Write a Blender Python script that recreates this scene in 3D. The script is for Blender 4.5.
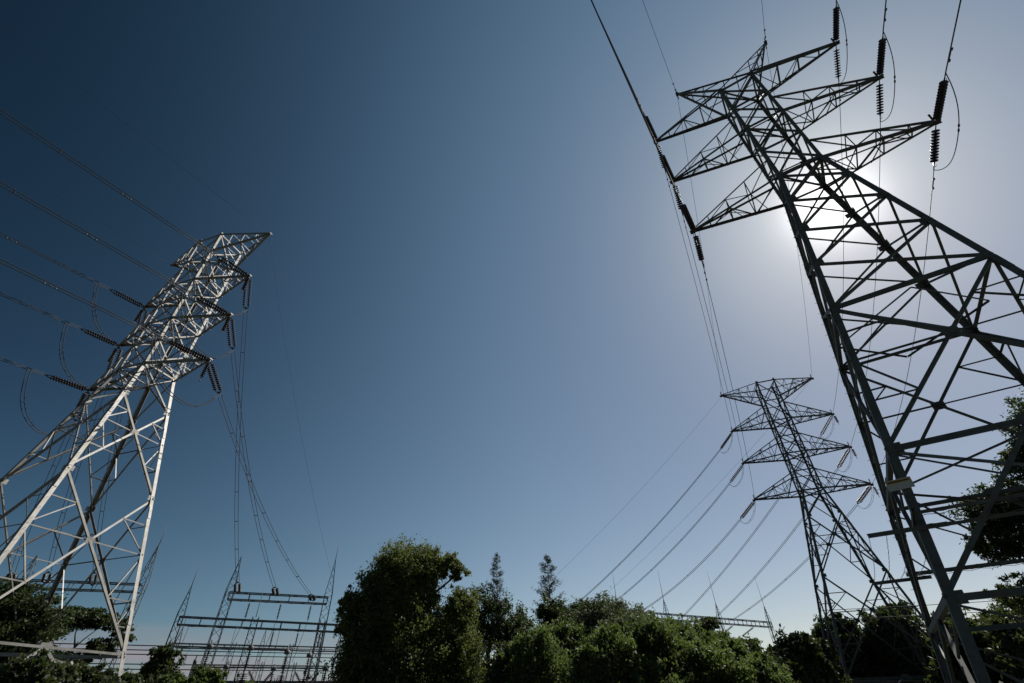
import bpy, bmesh, math, random
import numpy as np
from mathutils import Vector, Matrix
R = math.radians
for o in list(bpy.data.objects): bpy.data.objects.remove(o)
scene = bpy.context.scene
COL = scene.collection

# ------------------------------------------------------------------ camera
cam_d = bpy.data.cameras.new('camera'); cam = bpy.data.objects.new('camera', cam_d); COL.objects.link(cam)
cam_d.sensor_width = 36; cam_d.lens = 463.11 / 1024 * 36; cam_d.clip_end = 5000; cam_d.clip_start = .05
FW = Vector((0, .77700505, .62949436)); RT = Vector((.99967998, .01592428, -.01965584)); UP = Vector((.02529693, -.62929291, .77675639))
cam.matrix_world = Matrix(((RT.x, UP.x, -FW.x, 0), (RT.y, UP.y, -FW.y, 0), (RT.z, UP.z, -FW.z, 1.6), (0, 0, 0, 1)))
scene.camera = cam

# ------------------------------------------------------------------ sky and sun
SUN_AZ, SUN_EL = 49.2, 42.8
sdir = Vector((math.sin(R(SUN_AZ)) * math.cos(R(SUN_EL)), math.cos(R(SUN_AZ)) * math.cos(R(SUN_EL)), math.sin(R(SUN_EL))))
world = bpy.data.worlds.new('World'); scene.world = world; world.use_nodes = True
nt = world.node_tree; N = nt.nodes; LK = nt.links
bg = N['Background']; bg.inputs['Strength'].default_value = .05
sky = N.new('ShaderNodeTexSky'); sky.sky_type = 'NISHITA'; sky.sun_disc = False
sky.sun_elevation = R(SUN_EL); sky.sun_rotation = R(SUN_AZ)
sky.air_density = 1.0; sky.dust_density = 0.5; sky.ozone_density = 1.6; sky.altitude = 0
tc = N.new('ShaderNodeTexCoord')
# bright aureole of the hazy air round the sun
dt = N.new('ShaderNodeVectorMath'); dt.operation = 'DOT_PRODUCT'; dt.inputs[1].default_value = sdir
LK.new(tc.outputs['Generated'], dt.inputs[0])
def mth(op, a, b=None, clamp=False):
    m = N.new('ShaderNodeMath'); m.operation = op; m.use_clamp = clamp
    for i, v in enumerate((a, b)):
        if v is None: continue
        if isinstance(v, (int, float)): m.inputs[i].default_value = v
        else: LK.new(v, m.inputs[i])
    return m.outputs[0]
cosv = mth('MAXIMUM', dt.outputs['Value'], 0.0)
sepd = N.new('ShaderNodeSeparateXYZ'); LK.new(tc.outputs['Generated'], sepd.inputs[0])
zc = mth('MAXIMUM', sepd.outputs['Z'], 0.0); c4 = mth('POWER', cosv, 4.0); zcos = mth('MULTIPLY', zc, cosv)
# sky tint, lens vignette partly included: darker away from sun, paler towards horizon
KF = ((-.165, 1.467, -1.531, -3.401, 4.03), (.073, .87, -1.278, -2.722, 3.597), (.158, .571, -1.058, -2.577, 3.379))
comb = N.new('ShaderNodeCombineXYZ'); seps = N.new('ShaderNodeSeparateXYZ'); LK.new(sky.outputs[0], seps.inputs[0])
for ch, (ka, kb, kd, ke, kf) in enumerate(KF):
    t_ = mth('ADD', mth('ADD', mth('MULTIPLY', cosv, kb), mth('MULTIPLY', c4, kd)), mth('ADD', mth('MULTIPLY', zc, ke), mth('MULTIPLY', zcos, kf)))
    ex = mth('MAXIMUM', mth('POWER', math.e, mth('ADD', t_, ka)), (.06, .08, .1)[ch])
    LK.new(mth('MULTIPLY', seps.outputs[ch], ex), comb.inputs[ch])
g1 = mth('MULTIPLY', mth('POWER', cosv, 560.0), 20.0)
g2 = mth('MULTIPLY', mth('POWER', cosv, 70.0), 1.7)
gs = mth('ADD', g1, g2)
gcol = N.new('ShaderNodeVectorMath'); gcol.operation = 'SCALE'; gcol.inputs[0].default_value = (1.0, .97, .95)
LK.new(gs, gcol.inputs['Scale'])
addv = N.new('ShaderNodeVectorMath'); addv.operation = 'ADD'
LK.new(comb.outputs[0], addv.inputs[0]); LK.new(gcol.outputs[0], addv.inputs[1])
# thin bank of cloud low over the horizon
sep = N.new('ShaderNodeSeparateXYZ'); LK.new(tc.outputs['Generated'], sep.inputs[0])
mp = N.new('ShaderNodeMapping'); mp.inputs['Scale'].default_value = (2.5, 2.5, 26.0); LK.new(tc.outputs['Generated'], mp.inputs[0])
nz = N.new('ShaderNodeTexNoise'); nz.inputs['Scale'].default_value = 1.6; nz.inputs['Detail'].default_value = 6; LK.new(mp.outputs[0], nz.inputs['Vector'])
band = N.new('ShaderNodeMapRange'); band.inputs[1].default_value = .125; band.inputs[2].default_value = .095; band.inputs[3].default_value = 0; band.inputs[4].default_value = 1
LK.new(sep.outputs['Z'], band.inputs[0])
wst = N.new('ShaderNodeMapRange'); wst.inputs[1].default_value = .05; wst.inputs[2].default_value = -.45; wst.inputs[3].default_value = 0; wst.inputs[4].default_value = 1
LK.new(sep.outputs['X'], wst.inputs[0])
ns = N.new('ShaderNodeMapRange'); ns.inputs[1].default_value = .3; ns.inputs[2].default_value = .55; LK.new(nz.outputs[0], ns.inputs[0])
cf = mth('MULTIPLY', mth('MULTIPLY', band.outputs[0], wst.outputs[0]), mth('MULTIPLY', ns.outputs[0], .9), True)
mixc = N.new('ShaderNodeMix'); mixc.data_type = 'RGBA'; mixc.inputs[7].default_value = (5.6, 5.2, 5.7, 1)
LK.new(cf, mixc.inputs[0]); LK.new(addv.outputs[0], mixc.inputs[6]); LK.new(mixc.outputs[2], bg.inputs['Color'])

sl = bpy.data.lights.new('sun', 'SUN'); sl.energy = 5.0; sl.angle = R(.5); sl.color = (1, .95, .87)
so = bpy.data.objects.new('sun', sl); COL.objects.link(so); so.rotation_euler = (-sdir).to_track_quat('-Z', 'Y').to_euler()
so.location = (0, 0, 80)
scene.view_settings.view_transform = 'Standard'; scene.view_settings.look = 'None'
scene.view_settings.exposure = .09; scene.view_settings.gamma = 1
scene.view_settings.use_curve_mapping = False

# ------------------------------------------------------------------ materials
def mat(name, col, rough=.6, metal=0, var=.25, scale=3., col2=None, bump=0, spec=.5):
    m = bpy.data.materials.new(name); m.use_nodes = True; t = m.node_tree; b = t.nodes['Principled BSDF']
    b.inputs['Roughness'].default_value = rough; b.inputs['Metallic'].default_value = metal
    b.inputs['Specular IOR Level'].default_value = spec
    c = t.nodes.new('ShaderNodeTexCoord'); n = t.nodes.new('ShaderNodeTexNoise'); n.inputs['Scale'].default_value = scale
    n.inputs['Detail'].default_value = 6; n.inputs['Roughness'].default_value = .65
    t.links.new(c.outputs['Object'], n.inputs['Vector'])
    r = t.nodes.new('ShaderNodeValToRGB'); t.links.new(n.outputs[0], r.inputs[0])
    k2 = col2 or tuple(v * (1 - var) for v in col)
    r.color_ramp.elements[0].position = .32; r.color_ramp.elements[0].color = (*k2, 1)
    r.color_ramp.elements[1].position = .68; r.color_ramp.elements[1].color = (*col, 1)
    t.links.new(r.outputs[0], b.inputs['Base Color'])
    if bump:
        bp = t.nodes.new('ShaderNodeBump'); bp.inputs['Strength'].default_value = bump
        t.links.new(n.outputs[0], bp.inputs['Height']); t.links.new(bp.outputs[0], b.inputs['Normal'])
    return m
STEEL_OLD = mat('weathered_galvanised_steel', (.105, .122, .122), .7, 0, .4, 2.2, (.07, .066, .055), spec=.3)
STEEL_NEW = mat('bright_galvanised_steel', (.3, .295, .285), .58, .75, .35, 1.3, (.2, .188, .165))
STEEL_SUB = mat('substation_steel', (.13, .14, .145), .65, .05, .3, 2)
GUSSET = mat('gusset_steel', (.3, .32, .31), .5, .3, .3, 6)
RUSTY = mat('rust_stained_steel', (.2, .17, .14), .75, .1, .4, 5)
ALU = mat('aluminium_wire', (.05, .052, .055), .65, 0, .15, 3, spec=.2)
PORC = mat('brown_porcelain', (.04, .026, .022), .42, 0, .3, 4, spec=.35)
PORC_R = mat('reddish_porcelain', (.13, .04, .028), .5, 0, .25, 4, spec=.25)
FIT = mat('forged_fittings', (.1, .1, .1), .6, .1, .2, 8)
BARK = mat('bark', (.16, .12, .09), .9, 0, .5, 6, bump=.4)
BARK_P = mat('pale_bark', (.34, .3, .25), .85, 0, .5, 4, bump=.3)
CONC = mat('concrete', (.4, .38, .35), .9, 0, .25, 4, bump=.2)
WALLM = mat('beige_render', (.45, .39, .3), .85, 0, .15, 3)
ROOFM = mat('metal_roof', (.3, .31, .32), .5, .3, .2, 3)
SIGNW = mat('sign_white', (.5, .49, .46), .6, 0, .15, 12)
SIGNY = mat('sign_yellow', (.5, .33, .04), .5, 0, .2, 12)
SIGNK = mat('sign_black', (.03, .03, .03), .5, 0, .2, 12)
GLASS = mat('dark_glass', (.03, .04, .05), .1, 0, .1, 3)
def leafmat(name, a, b, trans=.35, tcol=(.16, .2, .03)):
    m = bpy.data.materials.new(name); m.use_nodes = True; t = m.node_tree
    for n in list(t.nodes): t.nodes.remove(n)
    out = t.nodes.new('ShaderNodeOutputMaterial'); ge = t.nodes.new('ShaderNodeNewGeometry')
    r = t.nodes.new('ShaderNodeValToRGB'); r.color_ramp.elements[0].color = (*a, 1); r.color_ramp.elements[1].color = (*b, 1)
    e = r.color_ramp.elements.new(.6); e.color = (*[(x + y) / 2 for x, y in zip(a, b)], 1)
    t.links.new(ge.outputs['Random Per Island'], r.inputs[0])
    d = t.nodes.new('ShaderNodeBsdfPrincipled'); d.inputs['Roughness'].default_value = .6; d.inputs['Specular IOR Level'].default_value = .3
    t.links.new(r.outputs[0], d.inputs['Base Color'])
    tr = t.nodes.new('ShaderNodeBsdfTranslucent'); tr.inputs[0].default_value = (*tcol, 1)
    mx = t.nodes.new('ShaderNodeMixShader'); mx.inputs[0].default_value = trans
    t.links.new(d.outputs[0], mx.inputs[1]); t.links.new(tr.outputs[0], mx.inputs[2]); t.links.new(mx.outputs[0], out.inputs[0])
    return m
LEAF_MAIN = leafmat('olive_leaves', (.035, .05, .014), (.13, .155, .05), .36, (.18, .22, .05))
LEAF_BUSH = leafmat('bright_green_leaves', (.045, .07, .024), (.095, .135, .045), .4, (.14, .2, .045))
LEAF_DARK = leafmat('dark_green_leaves', (.016, .028, .011), (.052, .07, .026), .27, (.09, .13, .03))
LEAF_GREY = leafmat('grey_green_leaves', (.05, .065, .035), (.15, .17, .09), .3, (.14, .18, .07))
LEAF_NEEDLE = leafmat('needle_leaves', (.012, .022, .012), (.045, .058, .03), .15, (.06, .08, .03))

# ------------------------------------------------------------------ helpers
def tag(o, label=None, cat=None, group=None, kind=None):
    if label: o['label'] = label
    if cat: o['category'] = cat
    if group: o['group'] = group
    if kind: o['kind'] = kind
    return o
def empty(name, loc, label=None, cat=None, group=None):
    o = bpy.data.objects.new(name, None); COL.objects.link(o); o.location = loc; o.empty_display_size = .5
    return tag(o, label, cat, group)
class MB:
    """collects prisms, bars, tubes; world coordinates"""
    def __init__(s): s.v = []; s.f = []; s.sm = []
    def add(s, vs, fs, smooth=False):
        k = len(s.v); s.v += [tuple(x) for x in vs]; s.f += [tuple(i + k for i in f) for f in fs]; s.sm += [smooth] * len(fs)
    def box(s, c, ax, ay, az):
        c = Vector(c); ax, ay, az = Vector(ax), Vector(ay), Vector(az)
        vs = [c + ax * i + ay * j + az * k for i in (-1, 1) for j in (-1, 1) for k in (-1, 1)]
        s.add(vs, [(0, 1, 3, 2), (4, 6, 7, 5), (0, 4, 5, 1), (2, 3, 7, 6), (0, 2, 6, 4), (1, 5, 7, 3)])
    def angle(s, a, b, n, w=.1, t=.012, flip=False, off=0.):
        """L-section steel angle from a to b; n = outward normal of the face it is bolted to"""
        a, b, n = Vector(a), Vector(b), Vector(n)
        d = (b - a)
        if d.length < 1e-4: return
        d.normalize(); n = (n - d * n.dot(d))
        n = n.normalized() if n.length > 1e-5 else d.orthogonal().normalized()
        e = n.cross(d)
        if flip: e = -e
        t = max(t, w * .1)
        pr = [(0, 0), (w, 0), (w, -t), (t, -t), (t, -w), (0, -w)]
        o = e * (-w / 2) + n * off
        vs = [p + o + e * x + n * y for p in (a, b) for x, y in pr]
        fs = [(i, (i + 1) % 6, 6 + (i + 1) % 6, 6 + i) for i in range(6)] + [(5, 4, 3, 2, 1, 0), (6, 7, 8, 9, 10, 11)]
        s.add(vs, fs)
    def legang(s, a, b, e1, e2, w, t=.03):
        """corner leg: heel on the line a-b, flanges along e1 and e2"""
        a, b, e1, e2 = Vector(a), Vector(b), Vector(e1).normalized(), Vector(e2).normalized()
        pr = [(0, 0), (w, 0), (w, t), (t, t), (t, w), (0, w)]
        vs = [p + e1 * x + e2 * y for p in (a, b) for x, y in pr]
        fs = [(i, (i + 1) % 6, 6 + (i + 1) % 6, 6 + i) for i in range(6)] + [(5, 4, 3, 2, 1, 0), (6, 7, 8, 9, 10, 11)]
        s.add(vs, fs)
    def tube(s, pts, r, k=6, r2=None):
        pts = [Vector(p) for p in pts]; n = len(pts); vs = []; fs = []
        up = None
        for i, p in enumerate(pts):
            d = (pts[min(i + 1, n - 1)] - pts[max(i - 1, 0)]).normalized()
            if up is None: up = d.orthogonal().normalized()
            up = (up - d * up.dot(d)).normalized(); q = d.cross(up)
            rr = r if r2 is None else r + (r2 - r) * i / (n - 1)
            for j in range(k):
                a = 2 * math.pi * j / k; vs.append(p + up * (rr * math.cos(a)) + q * (rr * math.sin(a)))
        for i in range(n - 1):
            for j in range(k): fs.append((i * k + j, i * k + (j + 1) % k, (i + 1) * k + (j + 1) % k, (i + 1) * k + j))
        fs += [tuple(range(k - 1, -1, -1)), tuple((n - 1) * k + j for j in range(k))]
        s.add(vs, fs, True)
    def lathe(s, a, b, prof, k=14):
        """prof = [(t along 0..1, radius)] about the axis a-b"""
        a, b = Vector(a), Vector(b); d = (b - a); L = d.length; d.normalize(); u = d.orthogonal().normalized(); w = d.cross(u); vs = []; fs = []
        for (t, r) in prof:
            for j in range(k):
                q = 2 * math.pi * j / k; vs.append(a + d * (t * L) + u * (r * math.cos(q)) + w * (r * math.sin(q)))
        for i in range(len(prof) - 1):
            for j in range(k): fs.append((i * k + j, i * k + (j + 1) % k, (i + 1) * k + (j + 1) % k, (i + 1) * k + j))
        fs += [tuple(range(k - 1, -1, -1)), tuple((len(prof) - 1) * k + j for j in range(k))]
        s.add(vs, fs, True)
    def build(s, name, m, parent=None):
        me = bpy.data.meshes.new(name); off = Vector((0, 0, 0))
        if parent is not None:
            p = parent
            while p is not None: off += p.location; p = p.parent
        else:
            off = Vector(s.v[0])
        me.from_pydata([tuple(Vector(v) - off) for v in s.v], [], s.f); me.validate()
        for p_, q in zip(me.polygons, s.sm): p_.use_smooth = q
        me.materials.append(m)
        o = bpy.data.objects.new(name, me); COL.objects.link(o)
        if parent is not None: o.parent = parent
        else: o.location = off
        return o
def lerp(a, b, t): return Vector(a) + (Vector(b) - Vector(a)) * t

# ------------------------------------------------------------------ ground
def ground():
    mb = MB(); S = 2500
    n = 24; vs = []; fs = []
    for i in range(n + 1):
        for j in range(n + 1):
            vs.append((-S + 2 * S * i / n, -S + 2 * S * j / n, 0))
    for i in range(n):
        for j in range(n): k = i * (n + 1) + j; fs.append((k, k + n + 1, k + n + 2, k + 1))
    mb.add(vs, fs)
    o = mb.build('ground', mat('dry_grass_ground', (.045, .05, .025), .95, 0, .4, .35, (.065, .055, .035), .3)); tag(o, kind='structure')
ground()

# ------------------------------------------------------------------ lattice towers
CN = {'FL': (-1, -1), 'FR': (1, -1), 'BR': (1, 1), 'BL': (-1, 1)}
class Tower:
    pass
def tower(nm, label, xy, yaw, w0, slope, zw, lv, heads, ztop, arms, peak, nodes, M, lw, levels_below, style):
    """heads: z of the crossarms bottom to top; arms: half spans; peak: (z, halfspan)"""
    T = Tower(); T.xy = xy; T.yaw = yaw
    u = Vector((math.cos(yaw), math.sin(yaw), 0)); v = Vector((-math.sin(yaw), math.cos(yaw), 0)); T.u, T.v = u, v
    base = Vector((xy[0], xy[1], 0))
    def cw(z): return w0 + slope * (zw - z) if z < zw else w0
    def C(n, z): i, j = CN[n]; w = cw(z); return base + u * (i * w) + v * (j * w) + Vector((0, 0, z))
    T.C = C
    root = empty('transmission_tower', base, label, 'power pylon', 'lattice pylons carrying the high voltage lines'); T.root = root
    order = ['FL', 'FR', 'BR', 'BL']
    # legs
    for n in order:
        mb = MB(); i, j = CN[n]
        segs = [0] + sorted([z for z in nodes if z < zw]) + [zw]
        segs = sorted(set(segs))
        mb.legang(C(n, -.3), C(n, zw), -u * i, -v * j, lw, lw * .1)
        mb.legang(C(n, zw), C(n, ztop + .35), -u * i, -v * j, lw * .8, lw * .08)
        # splice plates bolted to the leg
        for z in (zw * .28, zw * .55, zw * .8):
            p, q = C(n, z - .5), C(n, z + .5); d = (q - p).normalized()
            mb.box(lerp(p, q, .5) - u * i * lw * .5 + v * j * .02, u * lw * .42, v * .012, d * .5)
            mb.box(lerp(p, q, .5) - v * j * lw * .5 + u * i * .02, u * .012, v * lw * .42, d * .5)
        if n == style['steps']:
            z = 3.0; k = 0
            while z < ztop - .5:
                p = C(n, z); d = (-u * i if k % 2 else -v * j); o_ = (v * j if k % 2 else u * i)
                mb.tube([p + d * lw * .5 - o_ * .05, p + d * lw * .5 + o_ * .13], .012, 5); z += .4; k += 1
        leg = mb.build('leg', M, root)
        ft = MB(); b0 = C(n, 0); ft.box(b0 + Vector((-u * i * lw * .4)) + Vector((0, 0, .1)), u * .45, v * .45, Vector((0, 0, .35)))
        ft.build('footing', CONC, leg)
    # faces
    faces = [('FL', 'FR', -v, 0), ('BR', 'BL', v, 0), ('FR', 'BR', u, 1), ('BL', 'FL', -u, 1)]
    dW, rW = style['diag'], style['red']
    for (a, b, nrm, side) in faces:
        mb = MB()
        A = lambda z: C(a, z); B = lambda z: C(b, z)
        nd = sorted(set([z for z in nodes if z <= ztop + .01]), reverse=True)
        kinds = style['kinds']
        bz = style['nodes_below']       # list of (ztop, zbot, kind)
        for (z1, z2, kd) in bz:
            w = dW * (1.0 if kd != 'x' else .85)
            if kd in ('x', 'X'):
                mb.angle(A(z1), B(z2), nrm, w, off=-.03); mb.angle(B(z1), A(z2), nrm, w, flip=True, off=-.03 - w * .35)
                # crossing point
                wa, wb = cw(z1), cw(z2); zc = z1 - (z1 - z2) * wa / (wa + wb); Xc = (A(zc) + B(zc)) / 2
                e = (B(zc) - A(zc)).normalized()
                gs = .14 if kd == 'x' else .3
                mb.box(Xc + nrm * -.05, e * gs, nrm * .012, Vector((0, 0, gs * .8)))
                if kd == 'X':
                    for P, sgn in ((A, 1), (B, -1)):
                        m1 = lerp(P(z1), Xc, .5); m2 = lerp(Xc, P(z2), .5)
                        M0 = P(zc); l1 = P(z1 + (zc - z1) * .5); l2 = P(zc + (z2 - zc) * .5); r = rW
                        mb.angle(l1, m1, nrm, r, off=-.06); mb.angle(m1, M0, nrm, r, off=-.09); mb.angle(M0, Xc, nrm, r, off=-.12)
                        mb.angle(M0, m2, nrm, r, off=-.07); mb.angle(m2, l2, nrm, r, off=-.1)
                        if (z1 - z2) > 10:
                            m3 = lerp(Xc, P(z2), .75); l3 = P(zc + (z2 - zc) * .75); mb.angle(l2, m3, nrm, r * .9, off=-.11); mb.angle(l3, m3, nrm, r * .9, off=-.08)
            elif kd == 'K':     # inverted V from the middle of the horizontal down to the legs
                mid = (A(z1) + B(z1)) / 2
                for P in (A, B):
                    mb.angle(mid, P(z2), nrm, dW * 1.1, off=-.03)
                    for t in (.33, .66):
                        q = lerp(mid, P(z2), t); zz = z1 + (z2 - z1) * t
                        mb.angle(q, P(z1 + (z2 - z1) * (t - .3)) if style['horn'] else P(zz), nrm, rW, off=-.07)
                        if t < .5 and not style['horn']: mb.angle(q, P(z1 + (z2 - z1) * .66), nrm, rW, off=-.1)
            if kd in ('K',) or z1 in style['horiz']:
                mb.angle(A(z1), B(z1), nrm, dW * (1.25 if style['horn'] else .95), off=-.02)
                mid = (A(z1) + B(z1)) / 2; e = (B(z1) - A(z1)).normalized()
                if kd == 'K': mb.box(mid - nrm * .05, e * .35, nrm * .012, Vector((0, 0, .25)))
        # above the waist
        ups = sorted([z for z in nodes if z >= zw - .01])
        for k in range(len(ups) - 1):
            z1, z2 = ups[k + 1], ups[k]
            if z1 > ztop + .01: break
            mb.angle(A(z1), B(z2), nrm, dW * .8, off=-.02); mb.angle(B(z1), A(z2), nrm, dW * .8, flip=True, off=-.09)
            if side == 0 or k % 2 == 0: mb.angle(A(z2), B(z2), nrm, dW * .8, off=-.05)
        mb.angle(A(ztop), B(ztop), nrm, dW * .9, off=-.03)
        # gusset plates at the nodes
        for z in nodes:
            if z > ztop: continue
            for P, Q in ((A, B), (B, A)):
                e = (Q(z) - P(z)).normalized(); s_ = .24 if z < zw else .18
                mb.box(P(z) + e * (s_ + lw * .25) - nrm * .035, e * s_, nrm * .01, Vector((0, 0, s_ * .85)))
        mb.build('face_bracing', M, root)
    # plan bracing
    for z in style['plan']:
        mb = MB()
        p = [C(n, z - .06) for n in order]
        mb.angle(p[0], p[2], Vector((0, 0, 1)), dW, off=-.02); 
        if z >= zw or style.get('plan2'): mb.angle(p[1], p[3], Vector((0, 0, 1)), dW * .9, off=-.14)
        mb.angle(p[0], p[1], Vector((0, 0, 1)), rW, off=-.05)
        if z < zw:
            mids = [(p[k] + p[(k + 1) % 4]) / 2 for k in range(4)]
            for k in range(4): mb.angle(mids[k], mids[(k + 1) % 4], Vector((0, 0, 1)), rW * 1.1, off=-.3)
        mb.build('plan_bracing', M, root)
    # crossarms
    T.tip = {}
    up = style['armup']
    def arm(side, z, a, upz, name, lowz=None, pk=False):
        mb = MB(); sg = -1 if side == 'L' else 1
        tip = base + u * (sg * a) + Vector((0, 0, z)); cF = C('F' + side, z if lowz is None else lowz); cB = C('B' + side, z if lowz is None else lowz)
        uF = C('F' + side, upz); uB = C('B' + side, upz)
        cw_ = style['chord']; Z = Vector((0, 0, 1))
        tF, tB = tip - v * .12, tip + v * .12
        mb.angle(cF, tF, -v, cw_, off=0); mb.angle(cB, tB, v, cw_, flip=True, off=0)
        mb.angle(uF, tF + Z * .12, -v, cw_ * .7, off=0); mb.angle(uB, tB + Z * .12, v, cw_ * .7, flip=True, off=0)
        ts = style['armt']; b = rW * .9
        prevl = (cF, cB)
        for k, t in enumerate(ts):
            lF, lB, hF, hB = lerp(cF, tF, t), lerp(cB, tB, t), lerp(uF, tF, t), lerp(uB, tB, t)
            mb.angle(lF, lB, Z, b, off=-.02); mb.angle(lF, hF, -v, b, off=-.02); mb.angle(lB, hB, v, b, off=-.02)
            mb.angle(hF, hB, Z, b * .8, off=-.02)
            t0 = ts[k - 1] if k else 0
            pF, pB, qF, qB = lerp(cF, tF, t0), lerp(cB, tB, t0), lerp(uF, tF, t0), lerp(uB, tB, t0)
            if k % 2 == 0: mb.angle(pF, lB, Z, b, off=-.05); mb.angle(qF, lF, -v, b, off=-.04); mb.angle(qB, lB, v, b, off=-.04)
            else: mb.angle(pB, lF, Z, b, off=-.05); mb.angle(pF, hF, -v, b, off=-.04); mb.angle(pB, hB, v, b, off=-.04)
            if t < .6 : mb.angle(lF, lerp(lB, pB, .5), Z, b * .8, off=-.09)
        if M is not STEEL_NEW: mb.tube([tip - Z * .1, tip + Z * .75 - v * .2], .07, 6)
        mb.box(tip + u * sg * .1, u * .22, v * .16, Z * .05); mb.box(tip - Z * .08 + u * sg * .12, u * .16, v * .02, Z * .18)
        mb.build(name, M, root)
        return tip + Vector((0, 0, -.12))
    for k, (z, a) in enumerate(zip(heads, arms)):
        for side in 'LR':
            uz = min(z + up, ztop) if z + up < ztop + .5 else ztop
            if style['horn'] and k == 2:
                uz = ztop + .32
            T.tip[(k, side)] = arm(side, z, a, uz, 'crossarm')
    pz, pa = peak
    if style['horn']:
        for side, sg in (('L', -1), ('R', 1)):
            mb = MB(); tip = base + u * (sg * pa) + Vector((0, 0, pz)); b = rW
            cs = {n: C(n, ztop) for n in order}
            near = [n for n in order if n[1] == side]; far = [n for n in order if n[1] != side]
            for n in near: mb.angle(cs[n], tip, u * sg, style['chord'] * .9)
            for n in far: mb.angle(cs[n], tip, Vector((0, 0, 1)), style['chord'] * .7, off=.05)
            for t in (.35, .62, .82):
                q = [lerp(cs[n], tip, t) for n in near]; qf = [lerp(cs[n], tip, t) for n in far]
                mb.angle(q[0], q[1], u, b); mb.angle(qf[0], qf[1], u, b)
                for x_, y_ in zip(q, sorted(qf, key=lambda w: (w - q[0]).length)): mb.angle(x_, y_, v, b * .9)
            mb.box(tip, u * .12, v * .2, Vector((0, 0, .1))); mb.tube([tip - v * .5, tip + v * .6], .05)
            mb.build('earth_wire_peak', M, root); T.tip[('e', side)] = tip
    else:
        for side in 'LR':
            T.tip[('e', side)] = arm(side, pz, pa, ztop, 'earth_wire_arm', lowz=pz - 2.7)
    return T

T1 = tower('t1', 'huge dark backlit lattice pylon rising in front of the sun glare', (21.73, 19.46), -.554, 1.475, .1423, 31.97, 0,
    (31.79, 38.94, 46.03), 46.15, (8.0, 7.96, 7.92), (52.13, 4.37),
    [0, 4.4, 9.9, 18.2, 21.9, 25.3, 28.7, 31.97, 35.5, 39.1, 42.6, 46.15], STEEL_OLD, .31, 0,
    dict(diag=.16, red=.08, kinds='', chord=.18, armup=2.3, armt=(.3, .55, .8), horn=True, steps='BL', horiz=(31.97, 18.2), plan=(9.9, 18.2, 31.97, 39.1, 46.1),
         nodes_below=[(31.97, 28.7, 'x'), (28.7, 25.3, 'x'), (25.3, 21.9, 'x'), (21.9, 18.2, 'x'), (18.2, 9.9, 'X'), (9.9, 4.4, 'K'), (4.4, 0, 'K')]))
T3 = tower('t3', 'smaller complete lattice pylon standing behind, left of the huge dark one', (44.87, 69.85), -.3377, 1.5, .189, 27.26, 0,
    (27.23, 33.25, 39.1), 46.66, (8.0, 7.76, 7.71), (46.23, 7.43),
    [0, 4.2, 15.3, 23.4, 27.26, 30.3, 33.28, 36.2, 39.13, 42.9, 46.66], STEEL_OLD, .3, 0,
    dict(diag=.17, red=.09, kinds='', chord=.2, armup=3.0, armt=(.25, .5, .75), horn=False, steps='BL', horiz=(27.26,), plan=(4.2, 27.26, 33.28, 39.13),
         nodes_below=[(27.26, 23.4, 'x'), (23.4, 15.3, 'X'), (15.3, 4.2, 'X'), (4.2, 0, 'K')]))
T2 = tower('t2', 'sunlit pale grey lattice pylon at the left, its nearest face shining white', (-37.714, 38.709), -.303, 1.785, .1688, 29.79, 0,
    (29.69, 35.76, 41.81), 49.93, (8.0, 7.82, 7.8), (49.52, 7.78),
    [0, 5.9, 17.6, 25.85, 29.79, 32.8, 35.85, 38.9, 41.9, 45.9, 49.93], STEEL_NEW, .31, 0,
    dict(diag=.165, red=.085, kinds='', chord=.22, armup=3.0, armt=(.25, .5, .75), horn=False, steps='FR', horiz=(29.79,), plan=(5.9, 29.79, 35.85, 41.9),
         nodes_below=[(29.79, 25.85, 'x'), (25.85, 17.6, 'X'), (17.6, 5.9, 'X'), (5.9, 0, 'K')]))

# anti-climbing guard and sign on the big pylon
def guard(T, z, ext_a, ext_b, M):
    mb = MB(); Z = Vector((0, 0, 1)); u, v = T.u, T.v; ends = {}
    for n in ('FL', 'FR', 'BR', 'BL'):
        i, j = CN[n]; p = T.C(n, z); a = p + u * (i * ext_a); b = p - u * (i * ext_b)
        mb.angle(a + v * j * .05, b + v * j * .05, Z, .16); ends[n] = (a, b)
    for f in (('FL', 'FR'), ('BL', 'BR')):
        j = CN[f[0]][1]
        for d_, s_ in ((1.0, .3), (-.7, .12)):
            p, q = T.C(f[0], z) + v * (j * d_ * .9) + Z * s_, T.C(f[1], z) + v * (j * d_ * .9) + Z * s_
            mb.angle(p, q, Z, .12)
        for n in f:
            p = T.C(n, z); mb.angle(p - v * j * .9, p + v * j * 1.1 + Z * .3, Z, .13, off=.1)
    o = mb.build('anti_climbing_guard', M, T.root)
    wb = MB()
    for (a, b) in (('FL', 'BL'), ('FR', 'BR')):
        for t in (0.02, .25, .5, .78):
            p, q = lerp(*ends[a], t), lerp(*ends[b], t)
            pts = []
            for k in range(25):
                w = k / 24; x = lerp(p, q, w); x.z += -.25 * 4 * w * (1 - w) + (.05 if k % 2 else 0); pts.append(x)
            wb.tube(pts, .012, 4)
    for (a, b) in (('FL', 'FR'), ('BL', 'BR')):
        j = CN[a][1]
        for d_ in (-.4, 0, .35, .7, 1.0):
            p, q = T.C(a, z) + v * (j * d_) + Z * (.25 if d_ > 0 else 0), T.C(b, z) + v * (j * d_) + Z * (.25 if d_ > 0 else 0)
            wb.tube([lerp(p, q, k / 24) + Z * (.04 if k % 2 else -.02) for k in range(25)], .012, 4)
    wb.build('barbed_wire', RUSTY, o)
guard(T1, 6.75, 1.6, .9, STEEL_OLD)
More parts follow.
